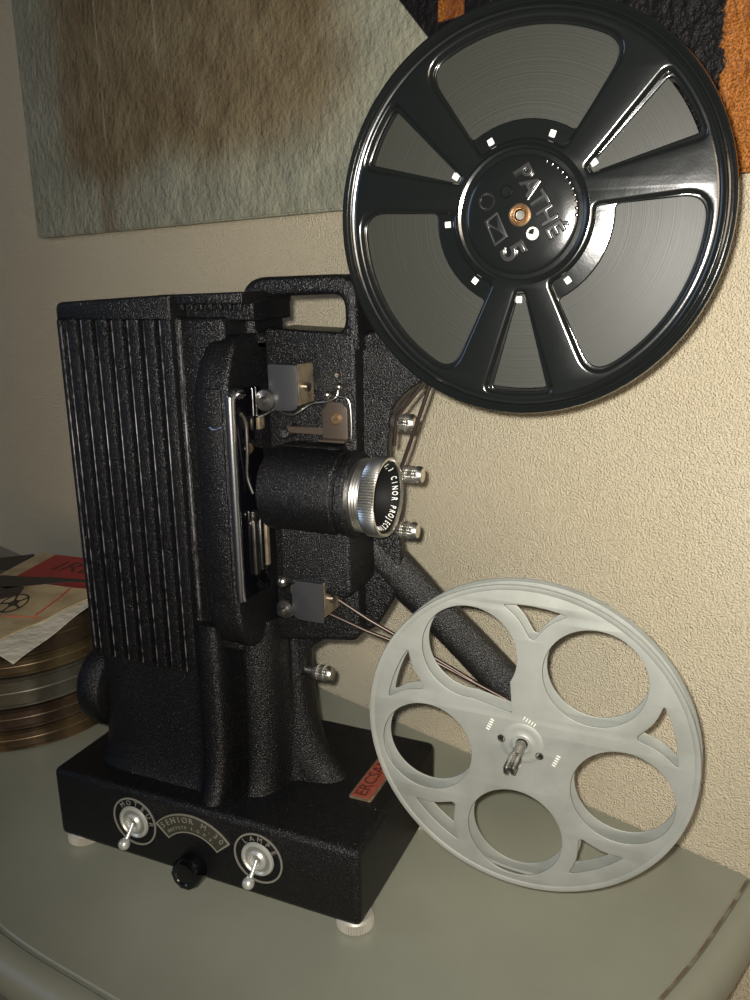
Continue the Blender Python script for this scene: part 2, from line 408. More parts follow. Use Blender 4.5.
# red name plate on top of the base
E1=Vector((-.0278,.0464)); ux=Vector((0,1)); 
def onbase(x,y,z): return (-.0205-y, .0705+x, .0596+z)
rp=plate([rounded([(-.0245,-.0078),(.0245,-.0078),(.0245,.0078),(-.0245,.0078)],.002)],.0012,.0003,1)
for v in rp.verts: v.co=Vector(onbase(v.co.x,v.co.y,v.co.z+.0004))
RP=link('name_plate', rp, M['tan'], P, label='red metal name plate lettered ERCSAM')
rp=plate([rounded([(-.0232,-.0066),(.0232,-.0066),(.0232,.0066),(-.0232,.0066)],.0016)],.0004,0,0)
for v in rp.verts: v.co=Vector(onbase(v.co.x,v.co.y,v.co.z+.0011))
link('red_field', rp, M['redplate'], RP)
tx=text_mesh('ERCSAM',.0115,.0004,None,space=1.02)
for v in tx.verts: v.co=Vector(onbase(v.co.x*1.0,v.co.y+.0008,v.co.z+.0014))
link('lettering', tx, M['darkred'], RP)

# pedestal: lofted casting with flaring ribs
def ped_section(t):
    """t=0 at the base top, 1 high up; counter-clockwise plan from the front left"""
    fl=math.exp(-t*7.5)          # flare
    f2=math.exp(-t*4.5)
    yF=.0215-.006*fl
    return [(-.203-.004*fl,.060),(-.203-.004*fl,yF+.014),(-.195-.004*fl,yF+.004),(-.182,yF),(-.155,yF),(-.130,yF),(-.118,yF-.0005),
            (-.1115,yF-.0045-.004*fl),(-.1045,yF-.0060-.0055*fl),(-.0990,yF-.0030-.004*fl),(-.0975,.034-.003*fl),(-.0960,.0400-.004*fl),(-.0930,.0335-.005*fl),(-.0880,.0290-.006*fl),(-.0790,.0310-.005*fl),(-.0735,.0380-.004*fl),
            (-.0715,.0450-.002*fl),(-.0690+.002*fl,.0500),(-.0690+.018*f2,.0530),(-.0650+.022*f2,.0570),(-.0630+.025*f2,.0650),(-.0650+.022*f2,.0730),(-.0700+.018*f2,.0770),(-.0740,.0810),(-.0750,.0900),
            (-.082,.104),(-.100,.112),(-.130,.115),(-.170,.115),(-.195,.110),(-.203-.004*fl,.098)]
b=bmesh.new(); rows=[]
zs=[.0590,.0605,.063,.067,.072,.079,.088,.099,.112,.126,.140,.154,.166,.175]
for z in zs:
    t=(z-.059)/.10
    sec=ped_section(t)
    # smooth closed curve
    n=len(sec); row=[]
    for i in range(n):
        p0,p1,p2,p3=[Vector(sec[(i+k) % n]) for k in (-1,0,1,2)]
        for j in range(4):
            s=j/4
            q=.5*((2*p1)+(p2-p0)*s+(2*p0-5*p1+4*p2-p3)*s*s+(3*p1-p0-3*p2+p3)*s**3)
            row.append(b.verts.new((q.x,q.y,z)))
    rows.append(row)
for a,c in zip(rows,rows[1:]):
    for i in range(len(a)): b.faces.new((a[i],a[(i+1)%len(a)],c[(i+1)%len(a)],c[i]))
b.faces.new(rows[-1]); b.faces.new(list(reversed(rows[0])))
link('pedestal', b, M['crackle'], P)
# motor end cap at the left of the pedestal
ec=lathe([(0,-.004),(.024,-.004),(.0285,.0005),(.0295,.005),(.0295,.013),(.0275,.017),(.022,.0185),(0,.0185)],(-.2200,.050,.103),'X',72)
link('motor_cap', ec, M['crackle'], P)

# lamp house with vertical ribs and lid
lb=box(-.195,-.112,.0215,.100,.138,.356,.003,3)
x0=-.1895; pitch=.0112
edge_bm=bmesh.new()
for i in range(7):
    xx=x0+i*pitch
    zt=.3550; zb=.1405
    r_=box(xx,xx+.0072,.0168,.024,zb,zt,.0010,2); merge(lb,r_,0)
    merge(lb, box(xx-.0001,xx+.0005,.0166,.0174,zb+.0015,zt-.001,.0002,1),1)  # thin, patchy paler strip along the rib's left edge
lb_=box(-.1985,-.1950,.0185,.112,.142,.3545,.0012,2); merge(lb,lb_,0)
merge(lb, box(-.1958,-.1950,.0183,.0190,.145,.350,.0002,1),1)
merge(lb, box(-.1130,-.1122,.0206,.0216,.145,.350,.0002,1),1)
LH=link('lamp_house', lb, [M['crackle'],M['pale_edge']], P)
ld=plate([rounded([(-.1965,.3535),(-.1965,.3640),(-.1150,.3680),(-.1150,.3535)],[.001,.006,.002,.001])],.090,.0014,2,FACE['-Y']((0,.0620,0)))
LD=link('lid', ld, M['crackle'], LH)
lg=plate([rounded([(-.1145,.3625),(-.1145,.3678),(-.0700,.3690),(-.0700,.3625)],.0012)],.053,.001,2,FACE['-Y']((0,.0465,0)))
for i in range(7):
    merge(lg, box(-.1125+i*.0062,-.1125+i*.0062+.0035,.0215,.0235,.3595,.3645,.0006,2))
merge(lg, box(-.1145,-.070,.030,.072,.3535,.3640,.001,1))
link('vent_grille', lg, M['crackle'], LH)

# condenser housing between lamp house and gate, bulging towards the operator
b=bmesh.new(); rows=[]
def bulge_row(z,yf,xl,xr,rr):
    pts_=rounded([(xl,.074),(xl,yf),(xr,yf),(xr,.074)],[.004,rr,.0035,.004],9)
    return [b.verts.new((x,y,z)) for x,y in pts_]
prof=[(.1620,.0300,-.0960,-.0800,.009),(.1635,.0240,-.0980,-.0775,.010),(.168,.0165,-.0995,-.0758,.011),(.176,.0105,-.1005,-.0750,.012),(.186,.0080,-.1010,-.0748,.012),(.200,.0068,-.1010,-.0748,.012),
      (.308,.0068,-.1010,-.0750,.012),(.320,.0090,-.1005,-.0755,.012),(.331,.0135,-.0995,-.0760,.012),(.339,.0190,-.0980,-.0770,.011),(.344,.0240,-.097,-.0780,.010),(.346,.0290,-.096,-.0790,.009)]
for a_ in prof: rows.append(bulge_row(*a_))
for a,c in zip(rows,rows[1:]):
    for i in range(len(a)): b.faces.new((a[i],a[(i+1)%len(a)],c[(i+1)%len(a)],c[i]))
b.faces.new(rows[-1]); b.faces.new(list(reversed(rows[0])))
merge(b, box(-.118,-.0850,.0232,.074,.158,.3555,.003,3))      # web behind the bulge, flush with the lamp house
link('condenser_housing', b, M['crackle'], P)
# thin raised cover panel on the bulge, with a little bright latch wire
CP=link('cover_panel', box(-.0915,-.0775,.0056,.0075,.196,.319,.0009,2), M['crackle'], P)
link('latch_wire', tube([(-.0850,.0050,.2985),(-.0825,.0040,.2975),(-.0800,.0040,.2975),(-.0765,.0045,.2990)],.0007,8), M['chrome'], CP)

# film gate on the lens side of the condenser housing
G=link('film_gate', box(-.0640,-.0605,.0068,.0370,.1985,.3180,.0012,2), M['deep'], P)
gb=tube(smoothpts([(-.0600,.0160,.3155),(-.0600,.0100,.3165),(-.0605,.0066,.3145),(-.0608,.0060,.3100),(-.0610,.0060,.2600),(-.0610,.0060,.2060),(-.0606,.0066,.2010)],5),.0027,14)
link('chrome_rail', gb, M['chrome'], G, label='bright chrome film rail')
link('gate_edge', box(-.0600,-.0593,.0300,.0308,.2990,.3180,.0002,1), M['chrome'], G)
link('gate_tab', box(-.0600,-.0575,.0290,.0350,.2940,.3010,.0008,2), M['tan'], G)
link('gate_tab', tube([(-.0590,.0290,.3012),(-.0575,.0330,.3016),(-.0550,.0400,.3036)],.0007,8), M['chrome'], G)
sc=lathe([(0,0),(.0030,0),(.0030,.0015),(.0022,.0022),(0,.0022)],(-.0605,.0205,.2850),'X',24)
link('gate_screw', sc, M['brass'], G)
for (y_,z_,h_) in ((.0195,.2420,.0030),(.0190,.2680,.0022)):
    link('gate_screw', lathe([(0,0),(h_*.7,0),(h_*.6,.0012),(0,.0014)],(-.0603,y_,z_),'X',20), M['steel'], G)
link('pressure_spring', tube(smoothpts([(-.0590,.0120,.3060),(-.0575,.0150,.3000),(-.0580,.0160,.2850),(-.0595,.0170,.2700),(-.0575,.0185,.2600)],5),.0011,10), M['steel'], G)
for i,(y_,t_,m_) in enumerate(((.0190,.2490,'steel'),(.0255,.2460,'chrome'),(.0315,.2430,'tan'))):
    link('film_guide', box(-.0605,-.0578,y_,y_+.0042-.0003*i,.2110+.001*i,t_,.0009,2), M[m_], G)
link('guide_screw', lathe([(0,0),(.0032,0),(.0032,.0012),(.0020,.0018),(0,.0018)],(-.0578,.0205,.2460),'X',24), M['steel'], G)

for o_ in bpy.data.objects:
    if o_ is G: o_.location.x-=.0112

# mechanism housing
mh=plate([rounded([(-.073,.160),(-.0178,.1680),(-.0165,.3465),(-.073,.3490)],[.004,.006,.007,.003],6)],.035,.0022,3,FACE['-Y']((0,.0625,0)))
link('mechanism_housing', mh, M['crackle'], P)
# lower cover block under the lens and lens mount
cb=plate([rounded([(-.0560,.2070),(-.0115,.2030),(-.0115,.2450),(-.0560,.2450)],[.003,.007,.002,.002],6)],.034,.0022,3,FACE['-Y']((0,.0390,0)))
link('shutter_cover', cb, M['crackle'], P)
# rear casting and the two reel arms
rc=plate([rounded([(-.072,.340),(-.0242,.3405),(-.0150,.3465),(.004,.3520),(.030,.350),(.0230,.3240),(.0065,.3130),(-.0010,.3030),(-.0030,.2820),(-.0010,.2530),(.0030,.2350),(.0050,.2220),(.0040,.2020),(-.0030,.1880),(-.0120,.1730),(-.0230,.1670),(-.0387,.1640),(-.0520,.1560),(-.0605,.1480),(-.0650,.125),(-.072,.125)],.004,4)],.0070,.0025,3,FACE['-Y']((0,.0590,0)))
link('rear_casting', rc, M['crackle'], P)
ua=tube(smoothpts([(-.006,.068,.322),(.014,.068,.340),(.038,.067,.362),(.060,.066,.384),(.076,.066,.4013)],5),[.0145]*6+[.0145]*5+[.014]*5+[.0125]*5,20,squash=.55)
UA=link('upper_reel_arm', ua, M['arm'], P)
la=tube(smoothpts([(-.0220,.064,.2290),(.010,.064,.1985),(.040,.064,.1720),(.064,.064,.1500),(.0838,.064,.1313)],5),[.0125]*6+[.0118]*15,20,squash=.8)
LA=link('lower_reel_arm', la, M['arm'], P)
# boss at the arm ends, pulleys and reel spindles
for (cx,cz,par,ff) in ((.0760,.4013,UA,0),(.0841,.1313,LA,1)):
    link('arm_boss', lathe([(0,0),(.0120,0),(.0120,.016),(0,.016)],(cx,.0560,cz),'Y',40), M['arm'], par)
    link('belt_pulley', lathe([(.0,0),(.0085,0),(.0085,.0012),(.0068,.0022),(.0085,.0034),(.0085,.0046),(0,.0046)],(cx,.0505,cz),'Y',40), M['steel'], par)
    if ff:
        sp=lathe([(0,0),(.0028,0),(.0028,.034),(0,.034)],(cx,.0180,cz),'Y',24)
        link('spindle', sp, M['steel'], par)
        jaw=box(-.0030,.0030,-.0135,0,-.0016,.0016,.0009,2); 
        merge(jaw, box(-.0030,-.0004,-.0155,-.0005,-.0025,.0025,.001,2)); merge(jaw, box(.0004,.0030,-.0145,-.0005,-.0027,.0023,.001,2))
        jaw.transform(Matrix.Translation((cx,.0190,cz)))
        link('spindle_catch', jaw, M['steel'], par, label='split dark steel spindle tip')
    else:
        link('spindle', lathe([(0,0),(.0020,0),(.0024,.0006),(.0024,.024),(0,.024)],(cx,.0275,cz),'Y',24), M['steel'], par)

# carrying handle
hl=[rounded([(-.0885,.337),(-.0885,.3762),(-.0165,.3775),(-.0150,.337)],[.001,.017,.013,.001],8),
    rounded([(-.0800,.3465),(-.0235,.3465),(-.0235,.3670),(-.0800,.3655)],[.003,.007,.008,.006],7)]
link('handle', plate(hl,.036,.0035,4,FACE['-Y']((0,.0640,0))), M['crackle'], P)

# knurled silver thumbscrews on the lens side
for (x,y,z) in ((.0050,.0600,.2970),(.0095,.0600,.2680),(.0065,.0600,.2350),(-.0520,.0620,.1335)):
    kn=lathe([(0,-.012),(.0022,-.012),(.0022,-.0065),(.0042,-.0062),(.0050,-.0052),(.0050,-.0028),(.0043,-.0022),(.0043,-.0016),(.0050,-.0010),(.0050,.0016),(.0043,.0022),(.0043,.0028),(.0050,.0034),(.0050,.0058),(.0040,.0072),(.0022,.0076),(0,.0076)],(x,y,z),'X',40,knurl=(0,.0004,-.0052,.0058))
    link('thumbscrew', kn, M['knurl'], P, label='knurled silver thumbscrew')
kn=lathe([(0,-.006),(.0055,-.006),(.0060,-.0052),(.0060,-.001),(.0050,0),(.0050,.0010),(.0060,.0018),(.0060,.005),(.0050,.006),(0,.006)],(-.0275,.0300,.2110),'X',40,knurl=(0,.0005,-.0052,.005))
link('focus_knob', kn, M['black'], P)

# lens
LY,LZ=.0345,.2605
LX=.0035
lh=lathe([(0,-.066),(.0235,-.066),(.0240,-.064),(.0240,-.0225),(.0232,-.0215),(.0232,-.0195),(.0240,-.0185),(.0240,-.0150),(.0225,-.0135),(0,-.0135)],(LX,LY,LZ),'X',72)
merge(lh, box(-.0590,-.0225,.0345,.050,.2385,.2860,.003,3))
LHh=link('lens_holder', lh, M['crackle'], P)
LB=link('lens_barrel', lathe([(.0200,-.030),(.0200,-.0125)]+[(.0200+(.0005 if k%2 else 0),-.0120+.0008*k) for k in range(8)]+[(.0196,-.0050),(.0190,-.0050),(.0190,-.030)],(LX,LY,LZ),'X',72,closed=True), M['knurl'], LHh, label='silver lens sleeve')
LR=link('lens_ring', lathe([(.0192,-.0058),(.0213,-.0058),(.0221,-.0050),(.0221,.0020),(.0214,.0030),(.0205,.0032),(.0198,.0026),(.0198,-.0040)],(LX,LY,LZ),'X',180,knurl=(0,.0007,-.0050,.0020),closed=True), M['knurl'], LB, label='knurled silver focusing ring')
LC=link('inner_bezel', lathe([(.0198,.0018),(.0190,.0018),(.0135,-.0048),(.0130,-.0120),(.0130,-.0300),(.0188,-.0300),(.0188,-.0120),(.0198,-.0060)],(LX,LY,LZ),'X',72,closed=True), M['matte'], LB)
gl=lathe([(.0,-.0290)]+[(.0129*a/9,-.0290-.0004*(a/9)**2) for a in range(1,10)],(LX,LY,LZ),'X',48)
link('lens_glass', gl, M['deep'], LB)
# engraved words on the cone: seen from +X, angle measured from +Y... letters mapped on (angle, radius)
def cone(x,y,z):
    r=math.hypot(x,y); s=(r-.0135)/.0055
    return (LX-.0048+.0066*s+.0002+z, LY+x, LZ+y)
link('lettering', arc_text('CINOR',.0030,.0002,(0,0),.0170,rad(4),rad(10.5),cone,True), M['white'], LC)
link('lettering', arc_text('PROJECTION',.0030,.0002,(0,0),.0170,rad(-74),rad(9.2),cone,True), M['white'], LC)
link('lettering', arc_text('f 1,3',.0028,.0002,(0,0),.0170,rad(72),rad(12.0),cone,True), M['white'], LC)

# film guards with rollers (upper and lower)
def guard(x0,x1,z0,z1,yf,yb,flip):
    rr=.0065
    r4=[rr,rr,.0012,.0012] if not flip else [.0012,.0012,rr*.6,rr*1.2]
    g=plate([rounded([(x0,z0),(x1,z0),(x1,z1),(x0,z1)],[.002,.0055,.0012,.0012] if not flip else [.006,.001,.001,.007],6)],.0014,.0004,1,FACE['-Y']((0,yf,0)))
    merge(g, box(x0+.001,x1-.0002,yf,yf+.003,z1-.0016,z1-.0002,.0003,1))
    Gd=link('film_guard', g, M['guard'], P, label='grey metal film guard')
    sp_=box(x1-.0014,x1,yf+.0006,yb-.006,z0+.003,z1,.0004,1); 
    link('side_plate', sp_, M['tan'], Gd, label='tarnished side plate')
    link('side_screw', lathe([(0,0),(.0026,0),(.0026,.002),(0,.0022)],(x1,(yf+yb)/2-.003,(z0+z1)/2),'X',20), M['steel'], Gd)
    link('sprocket_shaft', lathe([(0,0),(.0065,0),(.0065,.004),(.0050,.005),(.0050,.010),(.0065,.011),(.0065,yb-yf),(0,yb-yf)],((x0+x1)/2,yf+.0012,(z0+z1)/2),'Y',32), M['steel'], Gd)
    return Gd
g1=guard(-.0560,-.0385,.3070,.3315,.0200,.0440,False)
link('roller', lathe([(0,-.003),(.0016,-.003),(.0020,-.0015),(.0024,0),(.0056,.0005),(.0060,.0015),(.0060,.004),(.0030,.0045),(.0030,.026),(0,.026)],(-.0575,.0165,.3125),'Y',36), M['steel'], g1)
link('release_wire', tube(smoothpts([(-.0530,.0210,.3075),(-.0430,.0210,.3050),(-.0340,.0260,.3105),(-.0265,.0300,.3115),(-.0225,.0330,.3140),(-.0215,.0335,.3180)],6),.0005,8), M['chrome'], g1)
for q in ((-.0268,.0310,.3150,.0021),(-.0215,.0345,.3190,.0022)):
    b2=bmesh.new(); bmesh.ops.create_uvsphere(b2,u_segments=16,v_segments=10,radius=q[3]); b2.transform(Matrix.Translation(q[:3]))
    merge(b2, tube([q[:3],(q[0],.046,q[2])],.0012,8)); link('pin', b2, M['steel'], g1)
g2=guard(-.0470,-.0270,.1880,.2115,.0195,.0440,True)
link('roller', lathe([(0,-.005),(.0018,-.005),(.0022,-.003),(.0024,0),(.0052,.0005),(.0056,.0015),(.0056,.004),(.0030,.0045),(.0030,.026),(0,.026)],(-.0520,.0185,.1930),'Y',36), M['steel'], g2)
b2=bmesh.new(); bmesh.ops.create_uvsphere(b2,u_segments=20,v_segments=12,radius=.0034); b2.transform(Matrix.Translation((-.0530,.0200,.2095)))
merge(b2, tube([(-.0530,.0200,.2095),(-.0470,.0460,.2120)],.0016,10)); link('release_lever', b2, M['steel'], g2)
link('guard_rim', tube(smoothpts([(-.0500,.0240,.2020),(-.0480,.0240,.2110),(-.0410,.0240,.2150),(-.0330,.0240,.2145),(-.0275,.0240,.2175)],5),.0010,8), M['steel'], g2)

# lens clamp bracket above the lens
lc=plate([rounded([(-.0310,.2905),(-.0160,.2905),(-.0160,.3080),(-.0200,.3110),(-.0270,.3110),(-.0310,.3060)],.0015,4)],.0014,.0003,1,FACE['-Y']((0,.0330,0)))
merge(lc, box(-.0540,-.0305,.0326,.0342,.2925,.2965,.0005,1))
merge(lc, box(-.0312,-.0160,.0270,.0335,.2898,.2912,.0004,1))
BR=link('clamp_bracket', lc, M['brown'], P, label='brown tarnished lens clamp bracket')
link('screw', lathe([(0,0),(.0034,0),(.0034,.0010),(.0022,.0022),(0,.0022)],(-.0225,.0324,.3020),(0,-1,0),24), M['brass'], BR)
link('bracket_wire', tube(smoothpts([(-.0275,.0320,.3118),(-.0245,.0320,.3140),(-.0200,.0320,.3140),(-.0145,.0325,.3110),(-.0140,.0325,.2920),(-.0165,.0325,.2898),(-.0105,.0300,.2905)],5),.0004,8), M['steel'], BR)
link('arm_pin', lathe([(0,-.003),(.0024,-.003),(.0030,-.002),(.0030,.012),(0,.012)],(-.0545,.0340,.2925),'Y',24), M['arm'], BR)
link('arm_tip', tube([(-.0530,.0320,.2965),(-.0500,.0320,.2985)],.0008,8), M['chrome'], BR)
for q in ((-.0270,.0320,.3240),(-.0030,.0545,.3150)):
    link('cover_screw', lathe([(0,0),(.0016,0),(.0012,.0008),(0,.0008)],(q[0],q[1]+.012,q[2]),(0,-1,0),16), M['steel'], P)

# spring belts
def belt(name,pts_):
    link(name, tube(pts_,.00115,10), M['spring'], P)
belt('spring_belt',[(-.0370,.0400,.1990),(-.0100,.0430,.1835),(.0150,.0480,.1700),(.0778,.0528,.1395)])
belt('spring_belt',[(-.0380,.0400,.1860),(-.0120,.0430,.1765),(.0110,.0480,.1685),(.0880,.0528,.1372)])
belt('spring_belt',[(.0045,.0560,.2700),(.0240,.0530,.3210),(.0700,.0528,.3960)])
belt('spring_belt',[(.0015,.0550,.2850),(.0040,.0530,.3010),(.0220,.0530,.3230),(.0650,.0528,.4040)])

# ------------------------------------------------------------------ upper reel, black, full of film
R=.0912
c1=Vector((.0760,.0323,.4013))
UR=thing('film_reel','glossy black six-spoke film reel full of film, on the upper arm of the projector','film reel',c1)
def wide(mid,r0,r1,h0,h1):
    return rounded([pol(r0,mid-h0)]+arcp(r1,mid-h1,mid+h1,4)+[pol(r0,mid+h0)]+arcp(r0,mid+h0*.8,mid-h0*.8,8), [.0070,.014,.02,.02,.02,.014,.0070]+[0]*9,8)
def narrow(mid,r0,r1,h1,rt=.006):
    return rounded([pol(r0,mid-2.2)]+arcp(r1,mid-h1,mid+h1,5)+[pol(r0,mid+2.2)], [.0006,.006]+[0]*4+[.006,.0006],6)
def flange_loops(grow, inner):
    L=[]
    for m_ in (91.5,-30,211):
        L.append(wide(m_,inner,.875*R+grow*.4,34.5,34+grow*350))
    for m_ in (31.5,-89.5,151):
        L.append(narrow(m_,.385*R-grow*.3,.885*R+grow*.3,9.6+grow*700))
    return L
yF=c1.y
low=plate([circle(c1.x,c1.z,.945*R,160),circle(c1.x,c1.z,.0045,24)]+[[(c1.x+x,c1.z+z) for x,z in lp] for lp in flange_loops(0,.455*R)],.0014,.0006,2,FACE['-Y']((0,yF+.0007,0)))
UF=link('front_flange', low, M['gloss'], UR)
top=plate([circle(c1.x,c1.z,.935*R,160),circle(c1.x,c1.z,.0070,24)]+[[(c1.x+x,c1.z+z) for x,z in lp] for lp in flange_loops(.0024,.365*R)],.0052,.0024,5,FACE['-Y']((0,yF-.0006,0)))
link('pressed_spokes', top, M['gloss'], UF)
rim=lathe([(.90*R,.0004),(.915*R,.0024),(.935*R,.0030),(.95*R,.0022),(.958*R,.0010),(.965*R,.0008),(.972*R,.0018),(.985*R,.0028),(.996*R,.0024),(1.0*R,.0008),(.998*R,-.0008),(.985*R,-.0016),(.93*R,-.0014),(.90*R,-.0008)],c1,(0,-1,0),160,closed=True)
link('rolled_rim', rim, M['gloss'], UF)
hub=lathe([(.0029,-.001),(.34*R,-.001),(.34*R,.0034),(.325*R,.0044),(.312*R,.0040),(.305*R,.0026),(.296*R,.0024),(.285*R,.0034),(.268*R,.0039),(.20*R,.0044),(.10*R,.0050),(.0029,.0052)],c1,(0,-1,0),120,closed=True)
HC=link('hub_cap', hub, M['gloss'], UF)
def hubface(x,y,z):
    rr=math.hypot(x,y); return (c1.x+x, c1.y-.0050+.25*max(rr-.009,0)*.12-z, c1.z+y)
# embossed letters: reading direction runs down to the right
def emb(s,size,pos,ang,depth=.0022,bev=.0005,sx=1.,space=1.):
    m_=Matrix.Translation((pos[0],pos[1],0)) @ Matrix.Rotation(rad(ang),4,'Z')
    t=text_mesh(s,size,depth,m_,bevel=bev,space=space,sx=1)
    for v in t.verts: v.co=Vector(hubface(*v.co))
    return t
e=emb('PATHÉ',.0112,(.0082,.0056),-59,space=1.05)
merge(e, emb('5',.0155,(-.0034,-.0163),-61))
link('embossed_lettering', e, M['wornletter'], HC)
r9=bmesh.new(); 
b9=lathe([(.0029,-.0003),(.0041,-.0003),(.0041,.0004),(.0035,.0011),(.0029,.0004)],(c1.x-.0160,c1.y-.0042,c1.z+.0066),(0,-1,0),32,closed=True)
merge(r9,b9)
tri=[(-.0170,-.0020),(-.0106,.0022),(-.0052,-.0092),(-.0116,-.0136)]
def loc2(lp): return [(c1.x+x,c1.z+z) for x,z in lp]
inn=[(-.0148,-.0040),(-.0110,.0000),(-.0080,-.0080),(-.0117,-.0112)]
inn2=[(-.0150,-.0026),(-.0108,.0004),(-.0104,-.0054)]; inn3=[(-.0144,-.0046),(-.0098,-.0068),(-.0076,-.0090),(-.0114,-.0116)]
merge(r9, plate([loc2(rounded(tri,.0006)),loc2(rounded(inn2,.0006)),loc2(rounded(inn3,.0006))],.0016,.0004,2,FACE['-Y']((0,c1.y-.0046,0))))
link('embossed_emblem', r9, M['wornletter'], HC)
dots=bmesh.new()
for i in range(11):
    a=rad(64-i*6.6); merge(dots, lathe([(.0008,0),(.0007,.0006),(0,.0008)],(c1.x+.275*R*math.cos(a),c1.y-.0036,c1.z+.275*R*math.sin(a)),(0,-1,0),10))
link('raised_dots', dots, M['gloss'], HC)
link('drive_hole', lathe([(0,.0001),(.0027,.0001),(.0030,.0010),(.0027,.0012),(.0022,.0004),(0,.0003)],(c1.x-.0064,c1.y-.0046,c1.z+.0104),(0,-1,0),28), M['gloss'], HC)
link('drive_hole', lathe([(0,.0001),(.0026,.0001),(.0029,.0010),(.0026,.0012),(.0021,.0004),(0,.0003)],(c1.x+.0061,c1.y-.0046,c1.z-.0082),(0,-1,0),28), M['tab'], HC)
link('hub_bushing', lathe([(.0025,0),(.0048,0),(.0050,.0012),(.0042,.0016),(.0036,.0012),(.0034,.0022),(.0030,.0026),(.0025,.0020)],(c1.x,c1.y-.0047,c1.z),(0,-1,0),40,closed=True), M['brass'], HC)
for a in (116,70,150,34,-2,-176,-128,-91,-53):
    ta=Matrix.Translation((c1.x,c1.y+.0002,c1.z)) @ Matrix.Rotation(-rad(a),4,'Y') @ Matrix.Translation((.398*R,0,0))
    tb=box(-.0016,.0016,-.0004,.0006,-.0015,.0015,.0003,1); tb.transform(ta)
    if a in (150,34,-91): tb.transform(Matrix.Translation((math.cos(rad(a))*.0012,-.0002,math.sin(rad(a))*.0012)))
    link('hub_tab', tb, M['tab'], UF)
bf=plate([circle(c1.x,c1.z,.975*R,160),circle(c1.x,c1.z,.0045,24)]+[loc2(lp) for lp in flange_loops(0,.455*R)],.0014,.0005,2,FACE['-Y']((0,yF+.0125,0)))
merge(bf, lathe([(.93*R,-.0007),(.96*R,-.0014),(.99*R,-.0008),(.99*R,.0010),(.93*R,.0010)],(c1.x,yF+.0125,c1.z),'Y',160,closed=True))
link('back_flange', bf, M['matte'], UR)
link('hub_core', lathe([(.0032,0),(.36*R,0),(.36*R,.0100),(.0032,.0100)],(c1.x,yF+.0015,c1.z),'Y',80,closed=True), M['black'], UR)
link('wound_film', lathe([(.365*R,0),(.868*R,0),(.868*R,.0092),(.365*R,.0092)],(c1.x,yF+.0022,c1.z),'Y',160,closed=True), M['film'], UR, piv=(c1.x,yF+.0022,c1.z))

# ------------------------------------------------------------------ lower reel, bare grey aluminium
R2=.0895
c2=Vector((.0841,.0323,.1313))
LRl=thing('film_reel','empty grey aluminium film reel with five round holes on the lower arm','film reel',c2)
def l2(lp,c=c2): return [(c.x+x,c.z+z) for x,z in lp]
def lower_loops(rot,slot=True,sc=1.):
    out=[]
    for k in range(5):
        a=51+rot-72*k; cx,cz=pol(.636*R2,a)
        if k==4 and slot:                # the hole that runs on towards the hub, where the film end is tucked in
            lp=[]
            for i in range(57):
                t=a-180+28+(360-56)*i/56
                lp.append((cx+.298*R2*sc*math.cos(rad(t)),cz+.298*R2*sc*math.sin(rad(t))))
            tip=(-.0063,.0165)
            lp.append(tip)
            out.append(lp)
        else: out.append(circle(cx,cz,.298*R2*sc,64))
    for k in range(5):
        a=87+rot-72*k
        o_=arcp(.885*R2,a-12.5,a+12.5,8)
        lp=o_+[pol(.80*R2,a+6.3),pol(.68*R2,a+1.0),pol(.68*R2,a-1.0),pol(.80*R2,a-6.3)]
        out.append(rounded(lp,[.0020]+[0]*7+[.0020,.012,.001,.001,.012],4))
    return out
fr=plate([circle(c2.x,c2.z,R2,180),circle(c2.x,c2.z,.0033,24)]+[l2(lp) for lp in lower_loops(0)],.0011,.0003,2,FACE['-Y']((0,c2.y+.0005,0)))
# shallow dish and two drive holes around the spindle
FF=link('front_flange', fr, M['alu'], LRl)
link('rim_edge', lathe([(.972*R2,0),(.985*R2,.0007),(1.003*R2,.0006),(1.008*R2,-.0004),(1.004*R2,-.0014),(.985*R2,-.0010)],(c2.x,c2.y,c2.z),(0,-1,0),180,closed=True), M['alu'], FF)
link('hub_dish', lathe([(.0033,.0012),(.0050,.0016),(.0060,.0010),(.0085,.0009),(.0100,.0012),(.0118,.0004),(.0118,-.0003),(.0033,-.0003)],(c2.x,c2.y,c2.z),(0,-1,0),64,closed=True), M['alu'], FF)
for (x_,z_) in ((-.0112,.0011),(.0098,-.0050)):
    link('drive_hole', lathe([(0,0),(.0020,0),(.0022,.0006),(.0018,.0007),(.0017,.0003),(0,.0003)],(c2.x+x_,c2.y-.0008,c2.z+z_),(0,-1,0),24), M['steel'], FF)
st=bmesh.new()
for (px_,pz_,an) in ((.0035,.0135,-28),(-.0180,.0075,68),(.0185,-.0065,68),(-.0040,-.0130,-28)):
    for i in range(5):
        d=(i-2)*.0016; x_=px_+d*math.cos(rad(an)); z_=pz_+d*math.sin(rad(an))
        q=box(-.0003,.0003,-.0003,.0002,-.0011,.0011,.0001,1); q.transform(Matrix.Translation((c2.x+x_,c2.y-.0002,c2.z+z_)) @ Matrix.Rotation(-rad(an),4,'Y')); merge(st,q)
link('stamped_marks', st, M['tab'], FF)
bk=plate([circle(c2.x,c2.z,R2,180),circle(c2.x,c2.z,.0033,24)]+[l2(lp) for lp in lower_loops(0,True,.99)],.0011,.0003,2,FACE['-Y']((0,c2.y+.0108,0)))
BK=link('back_flange', bk, M['alu'], LRl)
link('rim_edge', lathe([(.972*R2,0),(.985*R2,.0007),(1.003*R2,.0006),(1.008*R2,-.0004),(1.004*R2,-.0014),(.985*R2,-.0010)],(c2.x,c2.y+.0113,c2.z),(0,1,0),180,closed=True), M['alu'], BK)
link('hub_core', lathe([(.0032,0),(.0150,0),(.0150,.0094),(.0032,.0094)],(c2.x,c2.y+.0010,c2.z),'Y',64,closed=True), M['alu'], LRl)

